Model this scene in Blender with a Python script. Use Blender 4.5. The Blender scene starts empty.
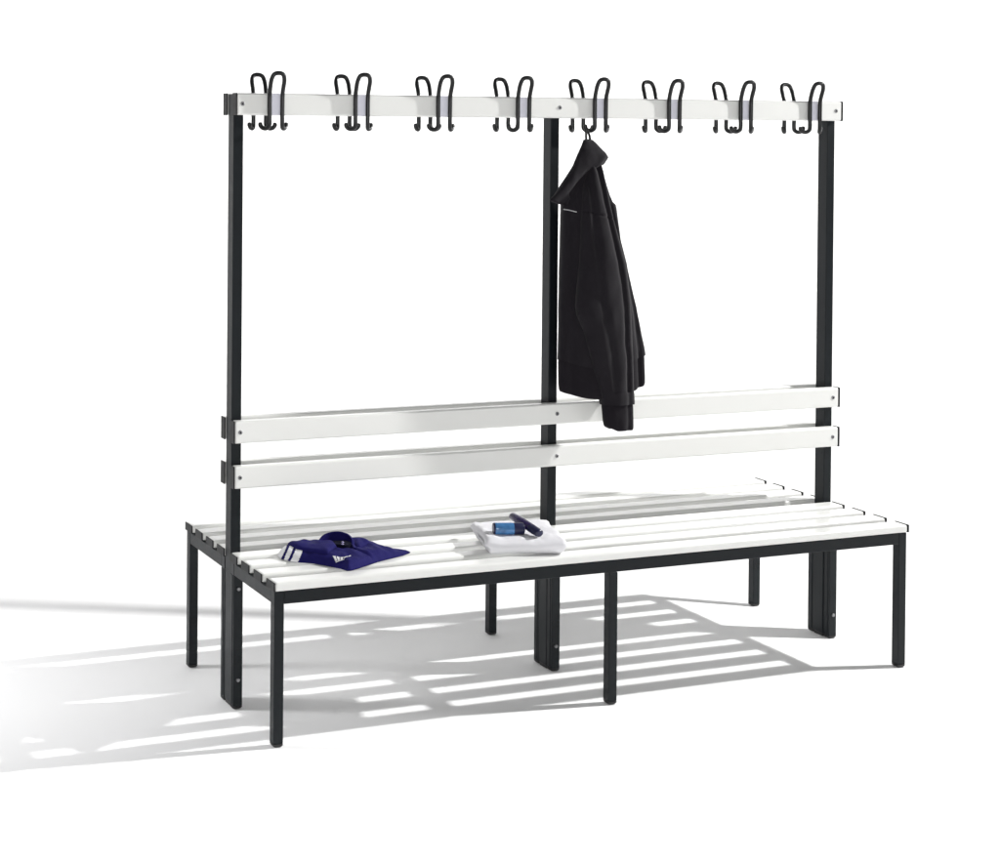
import bpy, bmesh, math, random
from mathutils import Vector, Matrix, noise
random.seed(4)
sc = bpy.context.scene
col = sc.collection

# ------------------------------------------------------------------ materials
def principled(name):
    m = bpy.data.materials.new(name); m.use_nodes = True
    nt = m.node_tree
    return m, nt, nt.nodes['Principled BSDF']

def mat(name, rgb, rough=.5, metal=0., coat=0., bump=0., bscale=400., var=0., vscale=8., rvar=0., spec=.5, sheen=0., stretch=(1, 1, 1), trans=0.):
    m, nt, b = principled(name)
    b.inputs['Base Color'].default_value = (*rgb, 1)
    b.inputs['Roughness'].default_value = rough
    b.inputs['Metallic'].default_value = metal
    b.inputs['Coat Weight'].default_value = coat
    b.inputs['Coat Roughness'].default_value = .12
    b.inputs['Specular IOR Level'].default_value = spec
    b.inputs['Sheen Weight'].default_value = sheen
    b.inputs['Sheen Roughness'].default_value = .5
    b.inputs['Transmission Weight'].default_value = trans
    tc = nt.nodes.new('ShaderNodeTexCoord')
    mp = nt.nodes.new('ShaderNodeMapping'); mp.inputs['Scale'].default_value = stretch
    nt.links.new(tc.outputs['Object'], mp.inputs['Vector'])
    if var or rvar:
        n = nt.nodes.new('ShaderNodeTexNoise'); n.inputs['Scale'].default_value = vscale; n.inputs['Detail'].default_value = 6
        nt.links.new(mp.outputs['Vector'], n.inputs['Vector'])
        if var:
            mx = nt.nodes.new('ShaderNodeMix'); mx.data_type = 'RGBA'
            mx.inputs['A'].default_value = (*[c*(1-var) for c in rgb], 1)
            mx.inputs['B'].default_value = (*[min(1, c*(1+var)) for c in rgb], 1)
            nt.links.new(n.outputs['Fac'], mx.inputs['Factor'])
            nt.links.new(mx.outputs['Result'], b.inputs['Base Color'])
        if rvar:
            mr = nt.nodes.new('ShaderNodeMapRange')
            mr.inputs['To Min'].default_value = rough-rvar; mr.inputs['To Max'].default_value = rough+rvar
            nt.links.new(n.outputs['Fac'], mr.inputs['Value'])
            nt.links.new(mr.outputs['Result'], b.inputs['Roughness'])
    if bump:
        n2 = nt.nodes.new('ShaderNodeTexNoise'); n2.inputs['Scale'].default_value = bscale; n2.inputs['Detail'].default_value = 3
        nt.links.new(mp.outputs['Vector'], n2.inputs['Vector'])
        bp = nt.nodes.new('ShaderNodeBump'); bp.inputs['Strength'].default_value = bump; bp.inputs['Distance'].default_value = .002
        nt.links.new(n2.outputs['Fac'], bp.inputs['Height'])
        nt.links.new(bp.outputs['Normal'], b.inputs['Normal'])
    return m

M_BACK  = mat('matt_white_paper', (.85, .85, .853), .9, spec=.1, var=.004, vscale=2)
M_FRAME = mat('anthracite_powder_coat', (.0065, .0090, .0112), .42, spec=.24, bump=.12, bscale=900, rvar=.06, vscale=30, var=.05)
M_CAP   = mat('dark_grey_plastic', (.011, .0115, .0125), .5, spec=.25, rvar=.05, vscale=40)
M_FOOT  = mat('black_plastic', (.012, .012, .013), .45, rvar=.05, vscale=40)
M_HOLE  = mat('black_hole_and_loop', (.004, .004, .004), .8)  # dark of the leg holes as colour; also screw centres and jacket loop
M_SLAT  = mat('white_coated_slat', (.82, .823, .798), .3, coat=.15, var=.012, vscale=3, rvar=.05, stretch=(.3, 6, 6), bump=.02, bscale=60)
M_EDGE  = mat('white_plate_plastic', (.84, .84, .93), .4)
M_SCREW = mat('zinc_screw', (.30, .30, .31), .5, metal=1., rvar=.08, vscale=300)
M_WIRE  = mat('black_coated_wire', (.0075, .008, .009), .38, spec=.3, rvar=.05, vscale=90, coat=.2)
M_JACK  = mat('black_brushed_jersey', (.0085, .0068, .0098), .93, bump=.35, bscale=700, var=.12, vscale=60, sheen=.10, spec=.25)
M_RIB   = mat('black_rib_knit', (.0088, .0070, .0100), .93, bump=.3, bscale=500, sheen=.05, spec=.2, stretch=(3, 3, .15))
M_PIPE  = mat('pale_zip_tape', (.36, .36, .37), .7)
M_NAVY  = mat('navy_polyester', (.0125, .0105, .098), .75, bump=.4, bscale=900, var=.2, vscale=50, spec=.08)
M_NAVYD = mat('navy_opening_shade', (.004, .004, .015), .9, bump=.3, bscale=900, spec=.1)  # darker navy carries the shade inside the neck opening
M_WHITE = mat('white_print', (.84, .84, .86), .6, bump=.15, bscale=900)
M_TOWEL = mat('white_terry_cloth', (.90, .895, .93), .97, bump=1., bscale=650, sheen=.4, spec=.1)
M_BLUE  = mat('translucent_blue_plastic', (.07, .23, .50), .18, coat=.5, var=.75, vscale=45, trans=.2)
M_NCAP  = mat('dark_navy_plastic', (.008, .010, .05), .35, coat=.1)
M_PURP  = mat('dark_purple_plastic', (.022, .012, .075), .18, coat=.6)
M_LILAC = mat('lilac_button_highlight', (.40, .36, .62), .4)  # buttons, and the highlight painted on the stick

# ------------------------------------------------------------------ helpers
def link(name, bm, m, parent=None, smooth=True, label=None, bevel=0, seg=2, ang=35):
    me = bpy.data.meshes.new(name); bm.normal_update(); bm.to_mesh(me); bm.free()
    for mm in (m if isinstance(m, (list, tuple)) else [m]): me.materials.append(mm)
    o = bpy.data.objects.new(name, me); col.objects.link(o)
    if smooth:
        me.polygons.foreach_set('use_smooth', [True]*len(me.polygons))
        me.set_sharp_from_angle(angle=math.radians(ang))
    if bevel:
        b = o.modifiers.new('bevel', 'BEVEL'); b.width = bevel; b.segments = seg; b.limit_method = 'ANGLE'; b.harden_normals = True
        b.angle_limit = math.radians(40)
    if parent: o.parent = parent
    if label: o['label'] = label
    return o

def box(bm, x0, x1, y0, y1, z0, z1, mi=0):
    v = [bm.verts.new((x, y, z)) for z in (z0, z1) for y in (y0, y1) for x in (x0, x1)]
    for f in ((0, 2, 3, 1), (4, 5, 7, 6), (0, 1, 5, 4), (2, 6, 7, 3), (0, 4, 6, 2), (1, 3, 7, 5)):
        bm.faces.new([v[i] for i in f]).material_index = mi

def B(name, x0, x1, y0, y1, z0, z1, m, parent, bevel=.002, seg=3, **k):
    bm = bmesh.new(); box(bm, x0, x1, y0, y1, z0, z1)
    return link(name, bm, m, parent, bevel=bevel, seg=seg, **k)

def disc(bm, c, r, n, h, axis='y', mi=0, dome=0):
    # short cylinder facing -y (sign n=-1) or +y
    c = Vector(c); N = 16; rings = []
    for (rr, hh) in ((r, 0), (r, h*.6), (r*.8, h)):
        rings.append([bm.verts.new(c+Vector((rr*math.cos(a*2*math.pi/N), n*hh, rr*math.sin(a*2*math.pi/N)))) for a in range(N)])
    for a, b in zip(rings, rings[1:]):
        for i in range(N): bm.faces.new((a[i], a[(i+1) % N], b[(i+1) % N], b[i])).material_index = mi
    bm.faces.new(rings[-1]).material_index = mi
    bm.faces.new(rings[0][::-1]).material_index = mi

def tube(bm, pts, r, N=12, caps=True, closed=False):
    rings = []; prev = None
    n = len(pts)
    for i, p in enumerate(pts):
        a = pts[(i-1) % n] if (i > 0 or closed) else pts[i]
        b = pts[(i+1) % n] if (i < n-1 or closed) else pts[i]
        t = (b-a).normalized()
        if prev is None:
            u = t.cross(Vector((0, 1, 0)))
            if u.length < .1: u = t.cross(Vector((1, 0, 0)))
            u.normalize()
        else:
            u = (prev-t*prev.dot(t)).normalized()
        prev = u; w = t.cross(u)
        rr = r[i] if isinstance(r, list) else r
        rings.append([bm.verts.new(p+(u*math.cos(k*2*math.pi/N)+w*math.sin(k*2*math.pi/N))*rr) for k in range(N)])
    for a, b in zip(rings, rings[1:]+([rings[0]] if closed else [])):
        for k in range(N): bm.faces.new((a[k], a[(k+1) % N], b[(k+1) % N], b[k]))
    if caps and not closed:
        for ring, p, q in ((rings[0], pts[0], pts[1]), (rings[-1], pts[-1], pts[-2])):
            d = (p-q).normalized(); rr = (r[0] if isinstance(r, list) else r)
            if ring is rings[-1] and isinstance(r, list): rr = r[-1]
            prevr = ring
            for s in (.5, .85):
                nr = [bm.verts.new(p+(v.co-p)*math.sqrt(1-s*s)+d*rr*s) for v in ring]
                for k in range(N): bm.faces.new((prevr[k], prevr[(k+1) % N], nr[(k+1) % N], nr[k]))
                prevr = nr
            bm.faces.new(prevr)
    bmesh.ops.recalc_face_normals(bm, faces=bm.faces)

def catmull(P, n=8):
    out = []
    for i in range(len(P)-1):
        p0 = P[max(i-1, 0)]; p1 = P[i]; p2 = P[i+1]; p3 = P[min(i+2, len(P)-1)]
        for k in range(n):
            t = k/n
            out.append(.5*((2*p1)+(p2-p0)*t+(2*p0-5*p1+4*p2-p3)*t*t+(3*p1-p0-3*p2+p3)*t**3))
    out.append(P[-1].copy()); return out

def interp(tab, z):
    # tab: list of (z, v...) sorted descending in z -> smooth interpolated tuple
    if z >= tab[0][0]: return tab[0][1:]
    for a, b in zip(tab, tab[1:]):
        if z >= b[0]:
            t = (a[0]-z)/(a[0]-b[0]); 
            return tuple(p+(q-p)*t for p, q in zip(a[1:], b[1:]))
    return tab[-1][1:]

def empty(name, loc, label, cat, group=None):
    o = bpy.data.objects.new(name, None); col.objects.link(o); o.location = loc
    o.empty_display_size = .1
    o['label'] = label; o['category'] = cat
    if group: o['group'] = group
    return o

# ------------------------------------------------------------------ the setting: a seamless white studio sweep
bm = bmesh.new()
prof = [(-9, 0), (-4, 0), (0, 0)]
Yb, R = 3.0, 1.5
for k in range(0, 25):
    a = k/24*math.pi/2
    prof.append((Yb+R*math.sin(a), R-R*math.cos(a)))
prof.append((Yb+R, 5.5))
xs = [-12+1.5*i for i in range(19)]
grid = [[bm.verts.new((x, y, z)) for (y, z) in prof] for x in xs]
for a, b in zip(grid, grid[1:]):
    for j in range(len(prof)-1): bm.faces.new((a[j], b[j], b[j+1], a[j+1]))
sweep = link('floor', bm, M_BACK, ang=60)
sweep['kind'] = 'structure'

# ------------------------------------------------------------------ the bench
L, D, S, HF = 1.96, .654, .0262, .3887
YI, PW = .280, .0280
YP0, YP1 = YI+S, D-YI-S            # post between the two inner rows
XM = .9665
bench = empty('cloakroom_bench', (L/2, D/2, 0),
              'double-sided white slatted cloakroom bench with anthracite frame, backrest boards and a coat hook board', 'bench')
def rel(o):
    o.parent = bench; o.matrix_parent_inverse = Matrix.Translation((-L/2, -D/2, 0)); return o

def leg(x0, y0, top, holes=None, bolt=None, d=S, name='leg', rib=False):
    bm = bmesh.new(); box(bm, x0, x0+S, y0, y0+d, .009, top)
    if rib:
        box(bm, x0-.0016, x0+.001, y0+.0075, y0+d-.0075, .014, top-.001)
    o = rel(link(name, bm, M_FRAME, bevel=.0022, seg=3))
    if holes:
        bh = bmesh.new()
        for (dx, z) in holes:
            disc(bh, (x0+dx, y0+.0002, z), .0024, -1, .0012)
        link('hole_shade_disc', bh, M_HOLE, o)  # raised black discs paint the dark inside of the leg holes
    if bolt:
        for z in bolt:
            bb = bmesh.new(); disc(bb, (x0+S*.52, y0, z), .0052, -1, .004)
            link('bolt', bb, M_SCREW, o)
    # plastic foot plug
    bf = bmesh.new()
    prof = [(0.0, .0085), (.0005, .0085), (.0005, .006), (.003, .002), (.006, 0.)]
    rings = []
    for (ins, z) in [(-.0006, .0088), (-.0006, .006), (.0016, .0022), (.0045, 0.0006)]:
        pts = []
        cx, cy = x0+S/2, y0+d/2; hx, hy = S/2-ins, d/2-ins; rr = .004
        for q, (sx, sy) in enumerate(((1, 1), (-1, 1), (-1, -1), (1, -1))):
            for k in range(4):
                a = q*math.pi/2+k/3*math.pi/2
                pts.append(bf.verts.new((cx+sx*(hx-rr)+rr*math.cos(a), cy+sy*(hy-rr)+rr*math.sin(a), z)))
        rings.append(pts)
    for a, b in zip(rings, rings[1:]):
        for k in range(16): bf.faces.new((a[k], a[(k+1) % 16], b[(k+1) % 16], b[k]))
    bf.faces.new(rings[0]); bf.faces.new(rings[-1][::-1]); bmesh.ops.recalc_face_normals(bf, faces=bf.faces)
    link('foot_cap', bf, M_FOOT, o, ang=50)
    return o

RZ = HF-.033
for x0 in (0, XM, L-S):
    leg(x0, 0, RZ-.0005 if x0 == XM else HF)
    leg(x0, D-S, RZ-.0005 if x0 == XM else HF, holes=[(.008, .125), (.008, .140), (.019, .125), (.019, .140), ])
hol = [(.006, .1425), (.006, .128), (.0205, .1415), (.0205, .127), (.013, .158)]
for x0, bz in ((0, (.3195, .0785)), (XM, (.0727,)), (L-S, (.0719,))):
    leg(x0, YI, RZ-.0005, holes=hol, bolt=bz, rib=True)
    leg(x0, YP1+.0005, RZ-.0005, holes=None, rib=True)
# frame rails of the two seat frames: butted between the legs, side rails run between
for (ya, yb, lab) in ((0, YI+S, 'front'), (YP1+.0005, D, 'back')):
    bm = bmesh.new()
    g = .0002
    outer = 0 if lab == 'front' else 1
    y_out = (ya, ya+S) if lab == 'front' else (yb-S, yb)
    y_in = (yb-S, yb) if lab == 'front' else (ya, ya+S)
    box(bm, S+g, L-S-g, y_out[0]+.0006, y_out[1]-.0004, RZ, HF-.0006)
    box(bm, 0, L, y_in[0], y_in[1], RZ, HF)
    lo, hi = (y_out[1], y_in[0]) if lab == 'front' else (y_in[1], y_out[0])
    for x0 in (0, XM, L-S): box(bm, x0+.0006, x0+S-.0006, lo+g, hi-g, RZ, HF-.0006)
    rel(link('seat_frame', bm, M_FRAME, bevel=.0018, seg=2))

# seat slats
W, PT, T, OY = .0530, .0861, .0225, .0051
def slat(y0, y1):
    bm = bmesh.new(); box(bm, 0.0005, L-.0005, y0, y1, HF+.0004, HF+T)
    o = rel(link('seat_slat', bm, M_SLAT, bevel=.0065, seg=6))
    for xa, xb in ((-.0036, .0003), (L-.0003, L+.0046)):
        b2 = bmesh.new(); box(b2, xa, xb, y0-.0004, y1+.0004, HF+.0002, HF+T+.0005)
        link('end_cap', b2, M_CAP, o, bevel=.0030, seg=4)
for i in range(4):
    slat(-OY+i*PT, -OY+i*PT+W)
    slat(D+OY-i*PT-W, D+OY-i*PT)

# posts
TR = .0277
for x0 in (0.001, .9655, L-PW-.001):
    B2 = bmesh.new(); box(B2, x0, x0+PW, YP0+.0008, YP1-.0008, .0105, 1.626)
    p = rel(link('post', B2, M_FRAME, bevel=.002, seg=3))
    fb = bmesh.new(); box(fb, x0+.002, x0+PW-.002, YP0+.002, YP1-.002, .0006, .0105)
    link('foot_cap', fb, M_FOOT, p, bevel=.002)

# boards: two backrest pairs and the hook boards
def board(name, y0, y1, z0, z1, front):
    bm = bmesh.new(); box(bm, 0.0005, L-.0005, y0, y1, z0, z1)
    o = rel(link(name, bm, M_SLAT, bevel=.0055, seg=5))
    for xa, xb in ((-.0032, .0003), (L-.0003, L+.0040)):
        b2 = bmesh.new(); box(b2, xa, xb, y0-.0004, y1+.0004, z0-.0004, z1+.0004)
        link('end_cap', b2, M_CAP, o, bevel=.0013, seg=3)
    yy = y0 if front else y1
    for x in (.0150, .9765, 1.9375):
        b3 = bmesh.new(); disc(b3, (x, yy, (z0+z1)/2+.0005), .0058, -1 if front else 1, .0022)
        disc(b3, (x, yy-(.0021 if front else -.0021), (z0+z1)/2+.0005), .0026, -1 if front else 1, .0004, mi=1)
        link('screw', b3, [M_SCREW, M_HOLE], o)
    return o
for name, z0, z1 in (('backrest_board', .5838, .6427), ('backrest_board', .7035, .7623), ('hook_board', 1.5704, 1.6286)):
    board(name, YP0-TR, YP0-.0003, z0, z1, True)
    board(name, YP1+.0003, YP1+TR, z0, z1, False)

# hooks: bent wire arches, one on the front board and one on the back board at each station
def wire_path(sgn, jit):
    # local: x across, y outward (negative = toward the front for sgn=-1), z absolute
    yb = .0058
    h = .0182
    def V(x, o, z): return Vector((x, sgn*o, z))
    left = [V(-h-.0190, -.0125, 1.5475+.0012*jit), V(-h-.0180, -.0120, 1.5425), V(-h-.0140, -.0090, 1.5372),
            V(-h-.0075, -.0040, 1.5352), V(-h-.0020, .0020, 1.5390), V(-h, yb, 1.5470), V(-h, yb, 1.575), V(-h-.0001, yb, 1.600),
            V(-h-.0002, yb+.0008, 1.628), V(-h-.0006, yb+.0065, 1.648), V(-h-.0002, yb+.0125, 1.664),
            V(-h+.0040, yb+.0165, 1.6765), V(-h+.0110, yb+.0180, 1.6808)]
    right = [Vector((-p.x, p.y, p.z)) for p in left][::-1]
    return left+[V(0, yb+.0182, 1.6816)]+right
board_front_y, board_back_y = YP0-TR, YP1+TR
plate_y = .0012
for i in range(8):
    xc = .107+.2495*i
    for sgn, yy in ((-1, board_front_y), (1, board_back_y)):
        bm = bmesh.new()
        path = [p+Vector((xc-(.0015 if sgn > 0 else 0), yy+(sgn*plate_y), 0)) for p in wire_path(sgn, random.uniform(-1, 1))]
        tube(bm, catmull(path, 6), .0059, 14)
        h = rel(link('coat_hook', bm, M_WIRE, ang=80))
        bp = bmesh.new()
        box(bp, xc-.0145, xc+.0145, min(yy, yy+sgn*plate_y)+(0 if sgn > 0 else 0), max(yy, yy+sgn*plate_y), 1.5708, 1.6282)
        link('mounting_plate', bp, M_EDGE, h, bevel=.0004)

# ------------------------------------------------------------------ jacket
def loft(bm, tab, zs, N=56, power=2.4, zfun=None, disp=None, capt=True, capb=True, mi=0):
    rings = []
    for z in zs:
        xl, xr, yc, dp = interp(tab, z)
        ring = []
        for k in range(N):
            a = k*2*math.pi/N
            ca, sa = math.cos(a), math.sin(a)
            ex = 2/power
            x = (xl+xr)/2+(xr-xl)/2*math.copysign(abs(ca)**ex, ca)
            y = yc+dp*math.copysign(abs(sa)**ex, sa)
            zz = z+(zfun(x, z) if zfun else 0)
            if disp:
                dx, dy = disp(x, y, zz, sa)
                x += dx; y += dy
            ring.append(bm.verts.new((x, y, zz)))
        rings.append(ring)
    for a, b in zip(rings, rings[1:]):
        for k in range(N): bm.faces.new((a[k], b[k], b[(k+1) % N], a[(k+1) % N])).material_index = mi
    for flag, ring in ((capt, rings[0]), (capb, rings[-1])):
        if flag:
            c = Vector((0, 0, 0))
            for v in ring: c += v.co
            c /= N
            pr = ring
            for s in (.86, .45):
                nr = [bm.verts.new(c+(v.co-c)*s+Vector((0, 0, (.004 if ring is rings[0] else .010)*(1-s)))) for v in ring]
                for k in range(N): bm.faces.new((pr[k], pr[(k+1) % N], nr[(k+1) % N], nr[k])).material_index = mi
                pr = nr
            bm.faces.new(pr).material_index = mi
    bmesh.ops.recalc_face_normals(bm, faces=bm.faces)

def steps(a, b, n): return [a+(b-a)*i/n for i in range(n+1)]
def wr(x, y, z, s1=9, a=.006):
    return a*noise.noise(Vector((x*s1*1.6, y*s1, z*s1*.55)))+a*.35*noise.noise(Vector((x*s1*4, y*s1*4, z*s1*1.8+7)))
def curve_at(c, z):
    return interp(sorted([(p[1], p[0]) for p in c], reverse=True), z)[0]
fold1 = [(1.0516, 1.4444), (1.0658, 1.3373), (1.0933, 1.2269), (1.1165, 1.119), (1.1282, 1.0422), (1.1336, .9428), (1.1423, .8999), (1.151, .70)]
foldb = [(1.068, 1.44), (1.105, 1.2975), (1.160, 1.1438), (1.185, 1.0285), (1.196, .9416), (1.204, .82)]
foldc = [(.975, 1.33), (.982, 1.15), (.972, 1.00), (.985, .80)]
foldd = [(1.02, 1.40), (1.03, 1.25), (1.045, 1.08), (1.085, .92), (1.115, .72)]

jacket = empty('jacket', (1.07, .235, 1.5),
               'black zip jacket with stand-up collar hanging by its loop from the middle hooks', 'jacket')
def jrel(o): o.parent = jacket; o.matrix_parent_inverse = Matrix.Translation((-1.07, -.235, -1.5)); return o

def body_disp(x, y, z, sa):
    g = 0
    if sa < 0:
        g += .010*math.exp(-((x-curve_at(foldb, z))/.009)**2)*min(1, max(0, (1.42-z)/.1))
        g += .006*math.exp(-((x-curve_at(foldc, z))/.010)**2)
    w = wr(x, y, z)
    return (w*.35, g+w)
body_tab = [(1.452, 1.030, 1.080, .238, .012), (1.43, 1.010, 1.088, .238, .020), (1.40, .990, 1.096, .238, .028), (1.354, .968, 1.111, .238, .036), (1.333, .963, 1.121, .238, .038),
            (1.326, .961, 1.131, .238, .039), (1.226, .9575, 1.148, .236, .040), (1.16, .956, 1.169, .235, .041), (1.067, .954, 1.192, .234, .040),
            (1.034, .953, 1.201, .234, .040), (.94, .951, 1.2185, .232, .038), (.895, .9495, 1.2268, .231, .0385), (.87, .9485, 1.2300, .231, .0385)]
def hemz(x, z):
    t = max(0, min(1, (1.02-z)/.15))
    q = .030*max(0, (x-1.075)/.15)**1.5 if x > 1.075 else .024*max(0, (1.075-x)/.12)**2
    return t*q
bm = bmesh.new(); loft(bm, body_tab, steps(1.452, .869, 70), N=72, zfun=hemz, disp=body_disp)
jrel(link('jacket_body', bm, M_JACK, ang=80))
hem_tab = [(.872, .9515, 1.2245, .231, .0345), (.862, .9505, 1.2270, .231, .0355), (.80, .9515, 1.2300, .230, .0350), (.786, .9535, 1.2300, .230, .0335), (.782, .9560, 1.228, .230, .031)]
bm = bmesh.new(); loft(bm, hem_tab, steps(.872, .782, 18), N=72, zfun=hemz, disp=body_disp)
jrel(link('hem_band', bm, M_RIB, ang=80))

def slv_disp(x, y, z, sa):
    g = 0
    if sa < 0:
        g += .011*math.exp(-((x-curve_at(fold1, z))/.0075)**2)
        g += (.004+.005*max(0, min(1, (z-1.12)/.2)))*math.exp(-((x-curve_at(foldd, z))/.008)**2)
        g += .0035*math.exp(-((z-(1.30-.25*(x-1.05)))/.0022)**2)
        if z < .80: g *= .45
    w = wr(x+3, y, z, 11, .006)
    return (w*.3, g+w)
slv_tab = [(1.440, 1.036, 1.070, .214, .012), (1.42, 1.025, 1.074, .212, .018), (1.366, 1.003, 1.082, .206, .026), (1.30, .999, 1.097, .203, .031), (1.164, .995, 1.141, .200, .035),
           (1.0465, .985, 1.158, .200, .036), (1.02, .989, 1.160, .200, .036), (.967, 1.012, 1.165, .202, .035), (.867, 1.0415, 1.170, .204, .033), (.790, 1.069, 1.1755, .206, .032), (.765, 1.0745, 1.1775, .207, .0315)]
bm = bmesh.new(); loft(bm, slv_tab, steps(1.440, .766, 240), N=64, disp=slv_disp)
s1 = jrel(link('sleeve', bm, M_JACK, ang=80))
def cuffz(x, z): return (.016*max(0, (1.115-x)/.035)-.002)*max(0, (.765-z)/.07)*.9
cuff_tab = [(.768, 1.0795, 1.1715, .207, .0245), (.760, 1.0785, 1.1735, .207, .0262), (.71, 1.083, 1.1760, .207, .026), (.697, 1.086, 1.1765, .207, .024), (.694, 1.088, 1.175, .207, .022)]
bm = bmesh.new(); loft(bm, cuff_tab, steps(.768, .694, 16), N=64, zfun=cuffz, disp=slv_disp)
link('cuff', bm, M_RIB, s1, ang=80)
# far sleeve hangs behind the body
s2_tab = [(1.38, 1.050, 1.112, .262, .012), (1.30, 1.040, 1.122, .266, .018), (1.10, 1.060, 1.165, .262, .020), (.95, 1.085, 1.185, .258, .018), (.86, 1.10, 1.19, .256, .016)]
bm = bmesh.new(); loft(bm, s2_tab, steps(1.38, .865, 40), N=40, disp=lambda x, y, z, sa: (0, wr(x, y, z, 9, .003)))
s2 = jrel(link('sleeve', bm, M_JACK, ang=80))
bm = bmesh.new(); loft(bm, [(.868, 1.105, 1.188, .256, .014), (.80, 1.108, 1.188, .254, .014)], steps(.868, .80, 8), N=40)
link('cuff', bm, M_RIB, s2, ang=80)

# collar: a folded stand-up collar falling over to the left
ct = [(1.5095, 1.035, 1.064, 0.248, 0.005), (1.505, 1.0325, 1.0685, 0.246, 0.009), (1.485, 1.017, 1.085, 0.236, 0.013), (1.466, 1.003, 1.1005, 0.229, 0.015), (1.46, 0.999, 1.103, 0.227, 0.015), (1.44, 0.987, 1.084, 0.221, 0.016), (1.425, 0.975, 1.032, 0.218, 0.016), (1.405, 0.959, 1.006, 0.215, 0.016), (1.385, 0.943, 0.986, 0.213, 0.015), (1.36, 0.9223, 0.965, 0.211, 0.012), (1.345, 0.9049, 0.966, 0.21, 0.008), (1.34, 0.9026, 0.963, 0.21, 0.006), (1.335, 0.9176, 0.96, 0.21, 0.005), (1.329, 0.9399, 0.957, 0.21, 0.004)]
def col_disp(x, y, z, sa):
    w = wr(x, y, z, 13, .004)
    return (w*.1, w-(.004*math.exp(-((x-(.985+(z-1.36)*.95))/.010)**2) if sa < 0 else 0))
bm = bmesh.new(); loft(bm, ct, steps(1.5095, 1.329, 44), N=56, disp=col_disp, power=2.2)
jrel(link('collar', bm, M_JACK, ang=80))
bm = bmesh.new()
tube(bm, catmull([Vector((.9490, .210, 1.3162)), Vector((.958, .202, 1.3145)), Vector((.968, .195, 1.3120)), Vector((.976, .190, 1.3095))], 4), .0016, 8)
jrel(link('zip_tape', bm, M_PIPE))
bm = bmesh.new()
lp = [Vector((1.0405, .244, 1.500)), Vector((1.0460, .252, 1.516)), Vector((1.0560, .268, 1.531)), Vector((1.0620, .277, 1.5400)), Vector((1.0650, .274, 1.5335)), Vector((1.0640, .262, 1.520)), Vector((1.0590, .250, 1.500))]
tube(bm, catmull(lp, 5), .0033, 8)
jrel(link('hanging_loop', bm, M_HOLE))

# ------------------------------------------------------------------ things on the seat
ZT = HF+T+.0002
def poly_dist(poly, x, y):
    inside = False; best = 9
    n = len(poly)
    for i in range(n):
        x1, y1 = poly[i]; x2, y2 = poly[(i+1) % n]
        if (y1 > y) != (y2 > y) and x < (x2-x1)*(y-y1)/(y2-y1)+x1: inside = not inside
        dx, dy = x2-x1, y2-y1
        t = max(0, min(1, ((x-x1)*dx+(y-y1)*dy)/(dx*dx+dy*dy)))
        best = min(best, math.hypot(x-x1-t*dx, y-y1-t*dy))
    return best if inside else -best

def smooth_poly(P, n=6):
    out = []; N = len(P)
    for i in range(N):
        p0, p1, p2, p3 = (Vector((*P[(i+k) % N], 0)) for k in (-1, 0, 1, 2))
        for k in range(n):
            t = k/n
            q = .5*((2*p1)+(p2-p0)*t+(2*p0-5*p1+4*p2-p3)*t*t+(3*p1-p0-3*p2+p3)*t**3)
            out.append((q.x, q.y))
    return out

def puff(bm, poly, ztop, zbot, rings=14, mi=None, prof=.5):
    # closed cushion: concentric rings shrunk to an inner point; ztop(x,y,d) gives the top height, zbot the underside
    cx = sum(p[0] for p in poly)/len(poly); cy = sum(p[1] for p in poly)/len(poly)
    N = len(poly)
    def ring(s, top):
        r = []
        for (x, y) in poly:
            px, py = cx+(x-cx)*s, cy+(y-cy)*s
            d = max(0, poly_dist(poly, px, py))
            r.append(bm.verts.new((px, py, ztop(px, py, d) if top else zbot(px, py))))
        return r
    ss = [1-(i/rings)**1.35*.97 for i in range(rings+1)]
    tops = [ring(s*.9999 if i == 0 else s, True) for i, s in enumerate(ss)]
    for a, b in zip(tops, tops[1:]):
        for k in range(N):
            f = bm.faces.new((a[k], a[(k+1) % N], b[(k+1) % N], b[k]))
    bm.faces.new(tops[-1])
    bots = ring(.985, False)
    for k in range(N): bm.faces.new((tops[0][(k+1) % N], tops[0][k], bots[k], bots[(k+1) % N]))
    bm.faces.new(bots[::-1])
    if mi:
        for f in bm.faces: f.material_index = mi(f.calc_center_median())
    bmesh.ops.recalc_face_normals(bm, faces=bm.faces)

def dense(P, step=.008):
    out = []
    for i, a in enumerate(P):
        b = P[(i+1) % len(P)]; n = max(1, int(math.hypot(b[0]-a[0], b[1]-a[1])/step))
        out += [(a[0]+(b[0]-a[0])*k/n, a[1]+(b[1]-a[1])*k/n) for k in range(n)]
    return out

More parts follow.
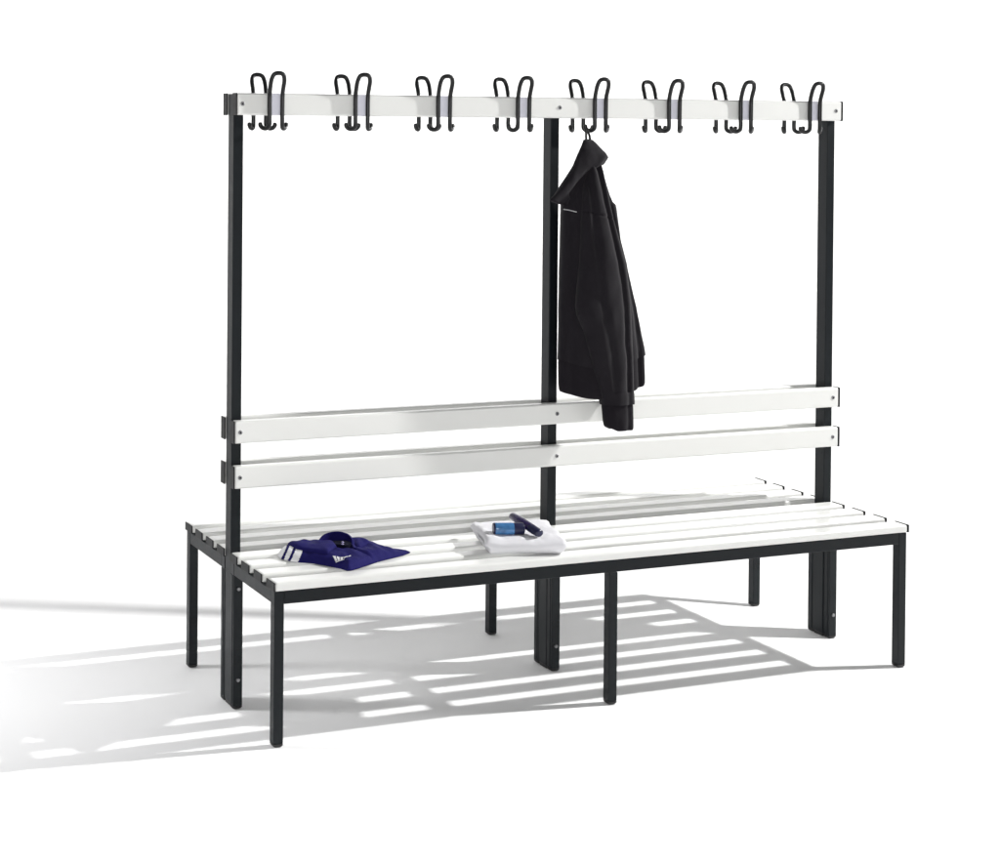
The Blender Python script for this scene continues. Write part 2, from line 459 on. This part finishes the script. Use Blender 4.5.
SHIRT = [(.0998, .200), (.112, .243), (.165, .268), (.208, .268), (.268, .262), (.330, .256), (.385, .236), (.412, .200), (.4513, .150), (.3302, .0949), (.2268, .0400), (.2092, .0660), (.1646, .1298), (.1253, .1600)]
sh = smooth_poly([p for p in SHIRT], 3)
def sh_top(x, y, d):
    e = 1-math.exp(-d/.010)
    tip = max(.35, min(1, (.47-x)/.13))
    base = .003+.024*tip*e
    base += .0045*noise.noise(Vector((x*16, y*16, 2)))*min(1, d/.02)
    base += .0034*noise.noise(Vector((x*50, y*28, 5)))*min(1, d/.02)
    base -= .005*math.exp(-((x-.305+(y-.1)*.45)/.007)**2)*min(1, d/.02)*(1 if y < .2 else .3)
    return ZT+max(.001, base)
def stripe(c):
    # three stripes wrapped round the rolled sleeve end on the left
    v = (c.z-ZT)+.25*(c.y-(.200-(c.x-.10)*1.05))
    q = .94436*c.x-.32886*c.y
    q -= .42*(v-.010)
    if v > .042 or c.y < .09: return 0
    for a_, b_ in ((.0215, .0335), (.0400, .0510), (.0580, .0760)):
        if a_ <= q <= b_: return 1
    return 0
shirt = empty('shirt', (.25, .15, ZT), 'folded navy polo shirt with three white sleeve stripes lying on the front seat', 'shirt')
def srel(o, c=(.25, .15)): o.parent = shirt; o.matrix_parent_inverse = Matrix.Translation((-c[0], -c[1], -ZT)); return o
bm = bmesh.new()
puff(bm, dense(sh, .002), sh_top, lambda x, y: ZT, rings=70, mi=stripe)
srel(link('shirt_body', bm, [M_NAVY, M_WHITE], ang=80))
FLAP = [(.1326, .232), (.148, .248), (.2113, .241), (.257, .215), (.246, .170), (.1991, .122), (.162, .160), (.1400, .186), (.134, .210)]
def fl_top(x, y, d):
    dd = max(0, poly_dist(sh, x, y))
    return max(ZT+.012, sh_top(x, y, dd))+.0015+.008*(1-math.exp(-d/.004))+.003*noise.noise(Vector((x*22, y*18, 9)))*min(1, d/.01)
bm = bmesh.new()
puff(bm, dense(FLAP, .005), fl_top, lambda x, y: sh_top(x, y, max(0, poly_dist(sh, x, y)))-.002, rings=22)
srel(link('folded_sleeve', bm, M_NAVY, ang=80))
# collar standing up as an arched band, with the opening's shade as a dark pad, and placket
def band(bm, pts, hts, th, lean):
    rows = []
    n = len(pts)
    for i, (p, h) in enumerate(zip(pts, hts)):
        a = pts[max(i-1, 0)]; b = pts[min(i+1, n-1)]
        t = (b-a); t.z = 0; t.normalize(); nr = Vector((-t.y, t.x, 0))
        prof = []
        m = 7
        for k in range(m+1):
            s = k/m; prof.append(p+Vector((0, 0, h*s))+nr*(lean*s*s)+nr*th*.5)
        for k in range(m+1):
            s = 1-k/m; prof.append(p+Vector((0, 0, h*s))+nr*(lean*s*s)-nr*th*.5)
        rows.append([bm.verts.new(q) for q in prof])
    for a, b in zip(rows, rows[1:]):
        K = len(a)
        for k in range(K): bm.faces.new((a[k], a[(k+1) % K], b[(k+1) % K], b[k]))
    bm.faces.new(rows[0]); bm.faces.new(rows[-1][::-1])
    bmesh.ops.recalc_face_normals(bm, faces=bm.faces)
cp = catmull([Vector((.203, .205, ZT+.026)), Vector((.222, .222, ZT+.027)), Vector((.248, .233, ZT+.027)), Vector((.278, .233, ZT+.027)), Vector((.300, .215, ZT+.026)), Vector((.305, .190, ZT+.026)), Vector((.297, .165, ZT+.025)), Vector((.290, .143, ZT+.024))], 5)
hts = [.004+.022*math.sin(min(1, max(0, i/(len(cp)-1)*1.25))*math.pi)**.6 if i/(len(cp)-1) < .8 else .006 for i in range(len(cp))]
bm = bmesh.new(); band(bm, cp, hts, .004, -.006)
srel(link('collar', bm, M_NAVY, ang=60))
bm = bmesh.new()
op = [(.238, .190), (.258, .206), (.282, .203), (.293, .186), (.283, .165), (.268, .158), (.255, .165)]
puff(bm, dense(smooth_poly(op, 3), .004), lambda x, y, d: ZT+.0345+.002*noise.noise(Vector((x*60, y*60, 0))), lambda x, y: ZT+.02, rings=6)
srel(link('neck_opening_shade', bm, M_NAVYD, ang=60))
for (x, y) in ((.2535, .150), (.262, .168)):
    bm = bmesh.new()
    bmesh.ops.create_uvsphere(bm, u_segments=12, v_segments=8, radius=.0035, matrix=Matrix.Translation((x, y, ZT+.040)) @ Matrix.Scale(.5, 4, (0, 0, 1)))
    srel(link('button', bm, M_LILAC))
# second collar leaf folded to the right
bm = bmesh.new()
lf = [(.290, .225), (.315, .235), (.350, .215), (.352, .190), (.320, .165), (.300, .160)]
def lf_top(x, y, d): return sh_top(x, y, max(0, poly_dist(sh, x, y)))+.001+.008*(1-math.exp(-d/.006))
puff(bm, dense(smooth_poly(lf, 3), .004), lf_top, lambda x, y: sh_top(x, y, max(0, poly_dist(sh, x, y)))-.002, rings=10)
srel(link('collar_leaf', bm, M_NAVY, ang=80))
# chest logo: three slanted bars forming a small peak, with a word-like tail of strokes
bm = bmesh.new()
def quad_on(P):
    N = 5
    g = []
    for i in range(N+1):
        row = []
        for j in range(N+1):
            u, v = i/N, j/N
            x = (P[0][0]*(1-u)+P[1][0]*u)*(1-v)+(P[3][0]*(1-u)+P[2][0]*u)*v
            y = (P[0][1]*(1-u)+P[1][1]*u)*(1-v)+(P[3][1]*(1-u)+P[2][1]*u)*v
            row.append(bm.verts.new((x, y, sh_top(x, y, max(0, poly_dist(sh, x, y)))+.0018)))
        g.append(row)
    for i in range(N):
        for j in range(N): bm.faces.new((g[i][j], g[i+1][j], g[i+1][j+1], g[i][j+1]))
A_, B_, C_, D_ = Vector((.2050, .1060)), Vector((.2035, .0860)), Vector((.2200, .0775)), Vector((.2270, .0870))
for (u0, u1) in ((0, .27), (.36, .62), (.71, 1.)):
    quad_on([tuple(A_.lerp(D_, u0)), tuple(B_.lerp(C_, u0)), tuple(B_.lerp(C_, u1)), tuple(A_.lerp(D_, u1))])
quad_on([(.2035, .0848), (.2035, .0822), (.2235, .0725), (.2240, .0752)])
quad_on([(.2270, .0850), (.2250, .0790), (.2380, .0830), (.2400, .0880)])
quad_on([(.2415, .0885), (.2395, .0840), (.2500, .0900), (.2495, .0950)])
srel(link('chest_logo', bm, M_WHITE))

# towel: folded over once, fold at the front
tw = empty('towel', (.77, .12, ZT), 'folded white terry towel lying on the front seat beside the middle post', 'towel')
o_ = Vector((.7585, .122)) 
U = Vector((.957, -.29)).normalized(); V_ = Vector((.30, .954)).normalized()
lu, lv = .216, .170
def towel_mesh():
    bm = bmesh.new()
    th = .0228
    path = []    # (v, z) centre line from back-bottom round the front to back-top
    n = 20
    for k in range(n+1): path.append((lv/2-.006-(lv-.022)*k/n, th/2+.0005))
    rc = th/2+.0006
    for k in range(1, 12):
        a = k/12*math.pi
        path.append((-lv/2+.016-math.sin(a)*(rc+.001), th/2+rc-math.cos(a)*rc))
    for k in range(n+1): path.append((-lv/2+.016+(lv-.012)*k/n, th*1.5+.0017))
    # outline loop
    out_a, out_b = [], []
    for i, (v, z) in enumerate(path):
        a = path[max(i-1, 0)]; b = path[min(i+1, len(path)-1)]
        t = Vector((b[0]-a[0], b[1]-a[1])).normalized(); nn = Vector((-t.y, t.x))
        out_a.append((v+nn.x*th/2, z+nn.y*th/2)); out_b.append((v-nn.x*th/2, z-nn.y*th/2))
    def endcap(p, q, d):
        c = ((p[0]+q[0])/2, (p[1]+q[1])/2)
        return [(c[0]+(p[0]-c[0])*math.cos(a)+d*math.sin(a)*th/2, c[1]+(p[1]-c[1])*math.cos(a)) for a in (math.pi*k/6 for k in range(1, 6))]
    loop = out_a+endcap(out_a[-1], out_b[-1], 1)+out_b[::-1]+endcap(out_b[0], out_a[0], 1)
    cen = path
    NU = 64; rings = []
    for i in range(NU+1):
        s = i/NU; u = -lu/2+lu*s
        e = min(s, 1-s)*lu; sh_ = min(1, e/.015)
        k_ = math.sqrt(max(0, 1-(1-sh_)**2))
        ring = []
        for (v, z) in loop:
            # shrink towards the centre line near the ends for rounded edges
            zc = th/2+.0005 if z < th+.001 and v > -lv/2+.014 else (th*1.5+.0017 if v > -lv/2+.014 else th)
            zz = zc+(z-zc)*(.25+.75*k_) if v > -lv/2+.014 else th+.0005+(z-th)*(.35+.65*k_)
            vv = v*(1-.02*(1-k_))
            uu = u+.006*noise.noise(Vector((v*12, z*60, 3)))*(1 if s > .5 else 1)+(-.012*(zz < th)*(1 if s < .15 else 0)*(1-s/.15))*-1
            x, y = o_+U*uu+V_*vv
            w = noise.noise(Vector((x*14, y*14, zz*30)))*.005+noise.noise(Vector((x*32, y*32, zz*32)))*.0030+noise.noise(Vector((x*75, y*75, zz*75)))*.0016+noise.noise(Vector((x*230, y*230, zz*230)))*.0009
            top = min(1, zz/.02)
            sag = -.0055*math.exp(-((uu)/.05)**2-((vv)/.05)**2)*(zz > th*1.6)
            ring.append(bm.verts.new((x+w*.6*U.x*top, y+w*.5*top-.4*w*top, ZT+max(.0003, zz+w*top+sag))))
        rings.append(ring)
    K = len(loop)
    for a, b in zip(rings, rings[1:]):
        for k in range(K): bm.faces.new((a[k], b[k], b[(k+1) % K], a[(k+1) % K]))
    bm.faces.new(rings[0][::-1]); bm.faces.new(rings[-1])
    bmesh.ops.triangulate(bm, faces=[f for f in bm.faces if len(f.verts) > 4])
    bmesh.ops.recalc_face_normals(bm, faces=bm.faces)
    return bm
to = link('towel_cloth', towel_mesh(), M_TOWEL, ang=80)
to.parent = tw; to.matrix_parent_inverse = Matrix.Translation((-.77, -.12, -ZT))

# lathe for bottles
def lathe(bm, p0, p1, prof, N=28, flat=1., up=Vector((0, 0, 1)), mi=0):
    ax = (p1-p0); Ln = ax.length; ax.normalize()
    side = ax.cross(up).normalized(); u2 = side.cross(ax)
    rings = []
    for (t, r) in prof:
        c = p0+ax*Ln*t
        rings.append([bm.verts.new(c+side*r*math.cos(k*2*math.pi/N)+u2*r*flat*math.sin(k*2*math.pi/N)) for k in range(N)])
    for a, b in zip(rings, rings[1:]):
        for k in range(N): bm.faces.new((a[k], a[(k+1) % N], b[(k+1) % N], b[k])).material_index = mi
    bm.faces.new(rings[0][::-1]); bm.faces.new(rings[-1])
    bmesh.ops.recalc_face_normals(bm, faces=bm.faces)
TZ = ZT+.0430
rb = .0165
q0, q1 = Vector((.6735, .105, TZ+rb)), Vector((.7520, .079, TZ+rb))
bot = empty('shower_gel_bottle', q0, 'short rounded translucent blue bottle lying on the white towel', 'bottle')
def brel(o, root): o.parent = root; o.matrix_parent_inverse = Matrix.Translation(-root.location); return o
bm = bmesh.new(); lathe(bm, q0, q1, [(0, .010), (.01, .0135), (.05, .0158), (.12, rb), (.40, rb), (.60, rb), (.66, .0158)], flat=.98)
brel(link('bottle_body', bm, M_BLUE, ang=40), bot)
bm = bmesh.new(); lathe(bm, q0, q1, [(.655, .0150), (.665, .0163), (.95, .0160), (.985, .0150), (1.0, .012)])
brel(link('cap', bm, M_NCAP, ang=40), bot)
bm = bmesh.new(); lathe(bm, q0, q1, [(-.01, .008), (-.005, .0142), (.045, .0162), (.05, .0150)])
brel(link('base_ring', bm, M_NCAP, ang=40), bot)
t0, t1 = Vector((.7560, .152, TZ+.036)), Vector((.7740, .036, TZ+.0115))
tub = empty('deodorant_stick', t0, 'slim dark purple stick with a painted lilac highlight leaning across the blue bottle', 'deodorant')
bm = bmesh.new(); lathe(bm, t0, t1, [(0, .006), (.02, .0100), (.05, .0125), (.25, .0135), (.66, .0135), (.68, .0128)], flat=.8)
brel(link('tube_body', bm, M_PURP, ang=40), tub)
bm = bmesh.new(); lathe(bm, t0, t1, [(.675, .0120), (.685, .0138), (.95, .0135), (.985, .0125), (1.0, .010)], flat=.8)
brel(link('cap', bm, M_NCAP, ang=40), tub)
bm = bmesh.new()  # painted highlight: broken lilac strips along the stick
axd = (t1-t0).normalized(); sd = axd.cross(Vector((0, 0, 1))).normalized(); up2 = sd.cross(axd)
rows = []
for i in range(13):
    t = .30+.34*i/12; c = t0+(t1-t0)*t; row = []
    for k in range(7):
        a = math.radians(205-12*k)
        row.append(bm.verts.new(c+sd*.0138*math.cos(a)+up2*abs(.0138*.8*math.sin(a)) ))
    rows.append(row)
for i in range(12):
    if i in (3, 7): continue
    for k in range(6): bm.faces.new((rows[i][k], rows[i][k+1], rows[i+1][k+1], rows[i+1][k]))
brel(link('lilac_highlight', bm, M_LILAC), tub)

# ------------------------------------------------------------------ light
def lamp(name, typ, loc, **k):
    d = bpy.data.lights.new(name, typ); o = bpy.data.objects.new(name, d); col.objects.link(o); o.location = loc
    for a, b in k.items(): setattr(d, a, b)
    return o
key = lamp('key_lamp', 'POINT', (3.32, -.31, 2.33), energy=KEY if 'KEY' in globals() else 260, shadow_soft_size=.045, color=(1, .995, .985))
key.data.use_nodes = True
nt = key.data.node_tree; em = nt.nodes.get('Emission'); lf_ = nt.nodes.new('ShaderNodeLightFalloff')
lf_.inputs['Strength'].default_value = .208
nt.links.new(lf_.outputs['Constant'], em.inputs['Strength'])
fill = lamp('added_fill_spot', 'SPOT', (-3.6, 1.7, 2.3), energy=920, shadow_soft_size=.45, spot_size=math.radians(38), spot_blend=1.)  # added spot, washes the left floor shadow out towards white
fill.rotation_euler = (Vector((-1.28, .80, 0))-fill.location).to_track_quat('-Z', 'Y').to_euler()

front = lamp('added_front_fill', 'AREA', (-2.1, -5.6, 1.9), energy=128, shape='RECTANGLE', size=2.4, size_y=1.6)  # added area lamp near the camera, brightens board fronts and slat gaps
front.rotation_euler = (Vector((.9, .3, .6))-front.location).to_track_quat('-Z', 'Y').to_euler()
w = bpy.data.worlds.new('World'); sc.world = w; w.use_nodes = True
bg = w.node_tree.nodes['Background']; bg.inputs['Color'].default_value = (.985, .99, 1, 1); bg.inputs['Strength'].default_value = .145

# ------------------------------------------------------------------ camera
cd = bpy.data.cameras.new('camera'); cam = bpy.data.objects.new('camera', cd); col.objects.link(cam)
f = Vector((.32890887, .944311, -.00978251)); r = Vector((.94435663, -.32885564, .00667312)); u = Vector((-.00308447, .01143303, .99992988))
m = Matrix((r, u, -f)).transposed().to_4x4(); m.translation = Vector((-1.54051, -3.70423, 1.53150))
cam.matrix_world = m
cd.sensor_fit = 'HORIZONTAL'; cd.sensor_width = 36; cd.lens = 1.62405*36
cd.shift_x = (500-181.938)/1000; cd.shift_y = -(431.5-145.17)/1000
cd.clip_end = 100
sc.camera = cam
vs = sc.view_settings; vs.view_transform = 'Standard'; vs.look = 'None'; vs.exposure = 0; vs.gamma = 1
sc.render.engine = 'CYCLES'; sc.cycles.use_denoising = True
